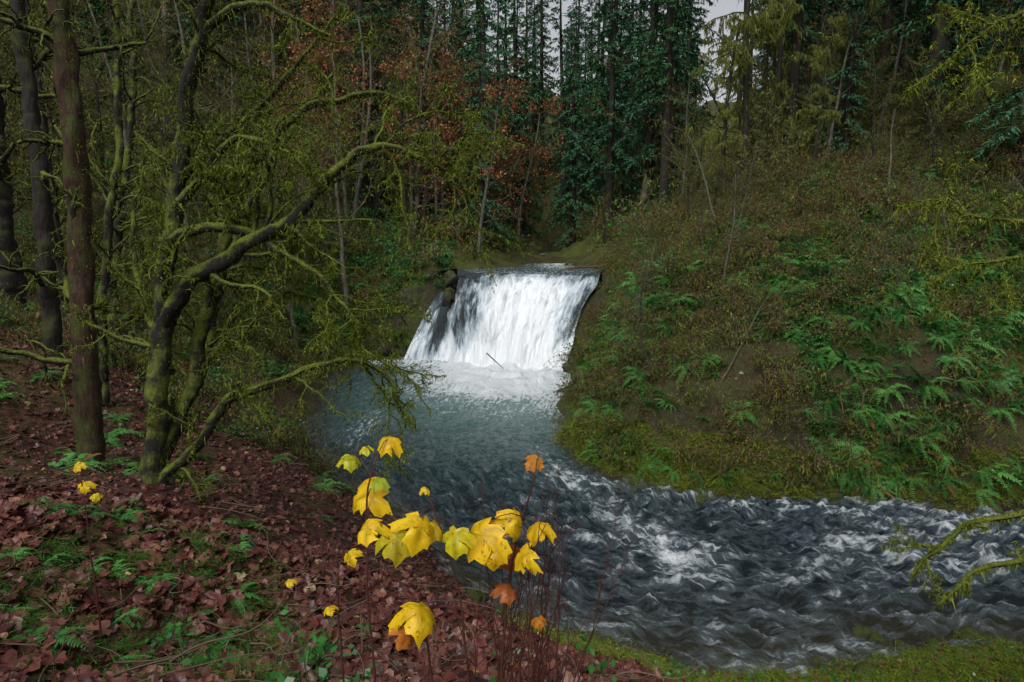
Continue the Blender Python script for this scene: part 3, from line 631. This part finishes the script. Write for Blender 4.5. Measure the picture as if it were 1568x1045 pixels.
P = scatter(700, (-14, 14), (3, 20), lambda x, y: .15+.85*sstep(4, 0, x), .2, 1.1); put('fallen_twigs', P+[0, 0, .04], [mb.mesh('twig', [M_twig])], .4, 1.3, .3)
x = RN(-1, 14, 170); y = RN(10.5, 13.6, 170); x2 = RN(2, 26, 300); y2 = RN(18.5, 21, 300); x = np.r_[x, x2]; y = np.r_[y, y2]; z = H(x, y)
P = np.column_stack([x, y, z-.03])[(z > -.3) & (z < .35)]; put('river_rocks', P, RK, .05, .24, .5)

# ------------------------------------------------------------------ hero mossy maple
def hero(name, limbs, P, mosslen=.10, tuftd=420, bark=None, wobble=.12):
    mb = MB()
    for pts, r0, r1, kids, kl in limbs:
        q, L = resample(pts, .07); n = len(q)
        wob = np.column_stack([fbm(np.arange(n)*.11, np.full(n, i*3.3+r0*50), 3, 17+i) for i in range(3)])*wobble*sstep(0, 6, np.arange(n))[:, None]
        q = q+wob; rad = np.linspace(r0, r1, n)*(1+.10*fbm(np.arange(n)*.25, np.full(n, r0*90), 3, 77))
        if r0 > .14: rad = rad*(1+.7*np.exp(-np.arange(n)*.07/.35))
        tube(mb, q, rad, 14, 0, .04, .35)
        moss_on(mb, q, rad, tuftd*1.5, mosslen*.5, .014, 2, .3); moss_on(mb, q, rad, tuftd*.22, mosslen*1.5, .016, 2, .85)
        for _ in range(kids):
            i = int(RN(.12, 1)*(n-2)); tg = norm(q[i+1]-q[i]); pr = rv(); pr = norm(pr-tg*np.dot(pr, tg)); pr[1] *= .7
            grow(mb, q[i], tg*.6+pr+np.array([.1, 0, .05]), kl*RN(.5, 1.2), max(rad[i]*.42, .016), 1, P)
    return mb.mesh(name, [M_barkmoss if bark is None else bark, M_barkmoss, M_moss])
PH = dict(max=3, seg=[6, 10, 7, 5], wob=[.1, .38, .52, .6], trop=[0, -.02, -.05, -.08], sides=[6, 6, 5, 4], mat=[0, 1, 1, 1], kids=[0, 6, 4], t0=[0, .15, .1],
          lr=[1, .55, .55], rr=[.5, .5, .5], fwd=[.5, .8, .8], moss=[0, 200, 120, 45], mlen=.06, mw=.015, mm=2, hang=.55, rmin=.005)
limbs = [
 ([(-5.54,10,3.8),(-5.42,10,5.14),(-5.19,10,6.14),(-5.13,10.05,7.11),(-5.0,10.1,8.05),(-4.71,10.1,9.24),(-4.43,10,10.31),(-4.27,9.9,10.92),(-3.9,9.8,11.5),(-3.4,9.6,12.3)], .16, .07, 9, 1.5),
 ([(-4.45,10,10.2),(-4.25,9.95,10.75),(-3.9,9.9,11.0),(-3.46,9.8,11.08),(-3.0,9.7,10.9),(-2.4,9.6,10.55)], .08, .02, 6, 1.0),
 ([(-5.1,10,6.7),(-4.8,9.9,7.2),(-4.32,9.8,7.54),(-3.64,9.7,7.82),(-3.16,9.65,8.1),(-2.75,9.6,8.52),(-2.36,9.6,8.97),(-1.8,9.6,9.25),(-1.4,9.6,9.12),(-.9,9.6,8.9),(-.5,9.6,8.5)], .13, .025, 20, 1.4),
 ([(-5.4,10.1,4.6),(-4.95,10.4,5.6),(-4.65,10.5,6.9),(-4.35,10.5,8.05),(-3.9,10.5,8.95),(-3.3,10.4,9.6),(-2.7,10.4,9.95),(-2.0,10.4,10.0),(-1.5,10.4,9.8)], .125, .03, 18, 1.5),
 ([(-5.0,10.1,7.9),(-4.6,9.9,8.1),(-4.19,9.8,8.12),(-3.59,9.7,8.0),(-3.2,9.6,7.72),(-2.7,9.5,7.45),(-2.2,9.4,6.85),(-2.0,9.4,6.1)], .08, .014, 12, 1.1),
 ([(-5.5,10,4.1),(-4.9,9.9,4.65),(-4.35,9.8,5.4),(-3.8,9.7,5.78),(-2.9,9.6,6.02),(-2.2,9.5,6.18),(-1.75,9.5,5.9),(-1.38,9.5,5.3)], .095, .02, 13, 1.0),
 ([(-4.95,10.1,8.3),(-4.4,9.9,8.95),(-3.85,9.8,9.3),(-3.4,9.7,9.35),(-2.9,9.7,8.95),(-2.6,9.6,8.4)], .07, .014, 11, 1.1),
 ([(-5.2,10.2,5.9),(-5.7,10.7,6.5),(-6.1,11.2,6.9),(-6.4,11.6,7.9),(-6.2,12,9.4)], .07, .02, 8, 1.2),
 ([(-4.9,10.2,8.6),(-4.4,10.4,9.3),(-3.7,10.6,9.9),(-3.1,10.8,10.6),(-2.6,11,11.3)], .06, .02, 9, 1.2),
 ([(-4.4,10.4,6.6),(-3.9,10.5,7.0),(-3.3,10.6,7.1),(-2.7,10.7,6.8),(-2.3,10.8,6.3)], .05, .012, 9, 1.1),
]
obj('mossy_maple_tree', hero('mossy_maple_tree', limbs, PH))
limbs = [([(7.9,8.3,1.2),(7.8,8.2,4),(7.7,8.1,7),(7.5,8,10),(7.2,8,13)], .2, .1, 4, 1.5),
 ([(7.75,8.1,7.2),(6.8,8,7.65),(6.0,8,7.72),(5.35,7.95,7.68),(4.75,7.9,7.4)], .05, .01, 7, .7),
 ([(7.7,8.1,7.9),(6.7,8,8.0),(5.95,8,8.1),(5.4,8,8.2),(4.93,8,8.32),(4.4,8,8.32)], .05, .01, 8, .7),
 ([(7.85,8.2,3.8),(7.1,8,4.6),(6.35,8,4.66),(5.65,8,4.38),(5.25,8,4.0),(5.02,8,3.7)], .07, .02, 7, .6),
 ([(7.9,8.2,3.0),(7.1,8,3.9),(6.4,8,4.04),(5.86,8,3.78),(5.4,8,3.3)], .07, .02, 6, .5),
 ([(7.3,8,10.8),(6.0,8,10.6),(5.1,8,10.15),(4.8,8,9.8),(4.36,8,9.62)], .045, .01, 8, .8)]
obj('mossy_maple_tree', hero('mossy_maple_tree_b', limbs, PH))
PT = dict(PH); PT.update(moss=[0, 60, 40, 20])
obj('alder_tree', hero('alder_tree', [([(-7.75,12,3.5),(-7.68,12,5),(-7.58,12,6.36),(-7.48,12,8.62),(-7.42,12,10.8),(-7.5,12,14),(-7.3,12,18)], .21, .12, 16, 1.4)], PT, mosslen=.09, tuftd=500, bark=M_barkred, wobble=.05))
obj('alder_tree', hero('alder_tree_b', [([(-10.9,16,4.2),(-10.85,16,7),(-10.8,16,10),(-10.9,16,15),(-11,16,20)], .2, .12, 16, 1.8)], PT, mosslen=.07, tuftd=250, bark=M_barkdark, wobble=.08))
obj('alder_tree', hero('alder_tree_c', [([(-16.2,22,5),(-16.3,22,9),(-16.1,22,14),(-16,22,22)], .42, .3, 12, 2.5)], PT, mosslen=.07, tuftd=150, bark=M_barkdark, wobble=.06))
obj('alder_tree', hero('alder_tree_d', [([(-9.2,15,4.2),(-9.0,15,7),(-8.4,15.2,10),(-8.2,15.3,15)], .1, .06, 16, 1.8)], PT, mosslen=.08, tuftd=150))
obj('alder_tree', hero('alder_tree_e', [([(-13,22,4.5),(-12.6,22,8),(-11.8,22,11),(-11.5,22.3,17)], .13, .07, 20, 2.2)], PT, mosslen=.08, tuftd=150))
obj('alder_tree', hero('alder_tree_f', [([(-8.6,18,2.8),(-8.2,18,5),(-7.2,18,8),(-5.8,18.2,10.5),(-4.6,18.3,12)], .14, .05, 22, 2.2)], PT, mosslen=.08, tuftd=200))

# ------------------------------------------------------------------ yellow-leaved maple sapling
def sapling(name, stems, leaves, twigs):
    mb = MB(); LV = []
    def addt(p, r, k, m_):
        n0 = mb.n; tube(mb, p, r, k, m_, .03); LV.append(np.tile([0., 1, 0], (mb.n-n0, 1)))
    allp = []
    for s in stems:
        q, _ = resample(s, .05); q = q+np.column_stack([fbm(np.arange(len(q))*.3, np.full(len(q), i*7.7+s[0][0]*9), 2, i) for i in range(3)])*.012
        addt(q, np.linspace(.008, .004, len(q)), 6, 0); allp.append(q)
    allp = np.vstack(allp)
    for s in twigs:
        q, _ = resample(s, .06); q = q+rng.normal(size=q.shape)*.005; addt(q, np.linspace(.005, .0016, len(q)), 4, 0)
        for _ in range(4):
            k = rng.integers(2, len(q)-1); d = norm(rv()*.6+[0, 0, .8])*RN(.08, .25); addt(q[k]+np.outer(np.linspace(0, 1, 4), d)+rng.normal(size=(4, 3))*.004, np.linspace(.0026, .0012, 4), 3, 0)
    for (x, y, z, w, col, tilt, yaw, roll) in leaves:
        P, Fq, Ft, dv = leaf_geo(RN(.35, .9), RN(.2, .8), int(RN(0, 99)), .035)
        s = w/1.2; P = P*s; P[:, 1] -= .25*s
        ca, sa = math.cos(roll), math.sin(roll); P = P@np.array([[ca, sa, 0], [-sa, ca, 0], [0, 0, 1]])
        ca, sa = math.cos(tilt), math.sin(tilt); P = P@np.array([[1, 0, 0], [0, ca, sa], [0, -sa, ca]])
        ca, sa = math.cos(yaw), math.sin(yaw); P = P@np.array([[ca, sa, 0], [-sa, ca, 0], [0, 0, 1]])
        P = P+[x, y, z]; mt = 2 if col > 1.5 else 1
        n0 = mb.n; mb.add(P, Fq, mt); mb.f.append(Ft+n0); mb.m.append(np.full(len(Ft), mt)); LV.append(np.column_stack([np.full(len(P), col % 1.5), dv, 0*dv]))
        b = P[0]; c = allp[np.argmin(((allp-b)**2).sum(1)+.15*np.maximum(0, allp[:, 2]-b[2]))]
        mid = (b+c)/2+[0, 0, .04]; q, _ = resample([c, mid, b], .04); addt(q, np.full(len(q), .0024), 4, 0)
    me = mb.mesh(name, [M_twigred, M_yellow, M_orangeleaf]); fattr(me, 'lv', np.vstack(LV), 'FLOAT_VECTOR'); return me
pi = math.pi
lv = [(-.553,7.084,.12,.1),(-.738,6.99,.10,.75),(-.657,7.04,.06,.6),(-.584,6.944,.09,.95),(-.645,6.863,.21,.15),(-.377,6.90,.05,.2),(-.379,6.79,.19,.2),(-.238,6.72,.15,.6),(-.125,6.73,.22,.1),(.02,6.75,.17,.15),
 (.1,6.99,.09,1.6),(.116,6.706,.14,.05),(-.518,6.64,.19,.5),(-.757,6.516,.09,.2),(-.401,6.376,.20,.15),(-.785,6.41,.06,.3),(.119,6.298,.07,1.7),(-.995,6.46,.05,.3),(-.011,6.53,.14,2.3),(-.068,6.67,.14,.1),(.05,6.66,.14,.2),
 (-.02,6.44,.12,2.4),(-.46,6.28,.11,1.9),(-.6,6.80,.14,.2),(-.34,6.72,.12,.3)]
leaves = [(x, 2.8+RN(-.15, .2), z, w, c, RN(.35, 1.05), RN(-.9, .9), pi+RN(-.8, .8)) for x, z, w, c in lv]
stems = [[(-.62,3.0,5.2),(-.66,2.9,6.2),(-.65,2.85,6.8),(-.6,2.85,7.0)], [(-.18,2.95,5.2),(-.2,2.85,6.1),(-.27,2.85,6.6),(-.36,2.85,6.85)], [(-.1,2.95,5.2),(-.04,2.9,6.2),(.02,2.9,6.65),(.1,2.85,6.95)], [(-.3,3.0,5.2),(-.38,2.9,6.0),(-.42,2.85,6.4)], [(-.75,3,5.2),(-.8,2.9,6.1),(-.78,2.85,6.5)]]
twigs = []
for _ in range(34):
    bx = RN(-.25, .25); tx = bx+RN(-.25, .45); tz = RN(6.2, 6.95); by = RN(2.8, 3.2)
    twigs.append([(bx, by, 5.1), (bx+(tx-bx)*.3+RN(-.03, .03), by, 5.8), (bx+(tx-bx)*.7, by+RN(-.1, .1), 5.8+(tz-5.8)*.6), (tx, by+RN(-.1, .1), tz)])
obj('maple_sapling', sapling('maple_sapling', stems, leaves, twigs))
lv2 = [(-3.28,6.09,.12,.2),(-3.32,6.25,.1,.3),(-3.2,6.0,.08,.5)]
obj('maple_sapling', sapling('maple_sapling_b', [[(-3.3,5.05,4.8),(-3.28,5,5.5),(-3.3,5,6.2)]], [(x, 5, z, w, c, RN(.5, 1.1), RN(-.5, .5), pi) for x, z, w, c in lv2], []))
SHN = [shrub('bush_near', 12, .5, M_green, 10, .085, 0)]
for x, y in [(-1.25, 3.6), (-.8, 3.4), (-1.5, 4.4), (3.1, 5.6), (-3.0, 5.2), (.5, 3.6), (4.6, 8.2), (6.0, 9.2), (3.4, 9.5), (-.3, 3.4), (-2.4, 4.4), (7.5, 9.6), (2.2, 8.6), (5.2, 9.8), (8.6, 10.4)]:
    obj('leafy_bush', SHN[0], (x, y, float(H(x, y)[0])), RN(0, 6), RN(.7, 1.0))

# ------------------------------------------------------------------ light, sky, camera
w = bpy.data.worlds.new('World'); scene.world = w; w.use_nodes = True; nt = w.node_tree; bg = nt.nodes['Background']
sky = nt.nodes.new('ShaderNodeTexSky'); sky.sky_type = 'NISHITA'; sky.sun_disc = False; sky.sun_elevation = math.radians(48); sky.sun_rotation = math.radians(200); sky.dust_density = 5; sky.air_density = 1
hs = nt.nodes.new('ShaderNodeHueSaturation'); hs.inputs['Saturation'].default_value = .2
nt.links.new(sky.outputs[0], hs.inputs['Color']); nt.links.new(hs.outputs[0], bg.inputs[0]); bg.inputs[1].default_value = .15
sl = bpy.data.lights.new('sun', 'SUN'); sl.energy = 1.4; sl.angle = math.radians(25); sl.color = (1, .98, .94)
so = bpy.data.objects.new('sun', sl); scene.collection.objects.link(so); so.rotation_euler = (math.radians(42), 0, math.radians(-20))
cam = bpy.data.cameras.new('camera'); cam.lens = 24; cam.sensor_width = 36; cam.clip_end = 1500; cam.clip_start = .05
co = bpy.data.objects.new('camera', cam); scene.collection.objects.link(co); co.location = (0, 0, 8); co.rotation_euler = (math.radians(81), 0, 0); scene.camera = co
scene.view_settings.view_transform = 'Standard'; scene.view_settings.look = 'None'; scene.view_settings.exposure = 0
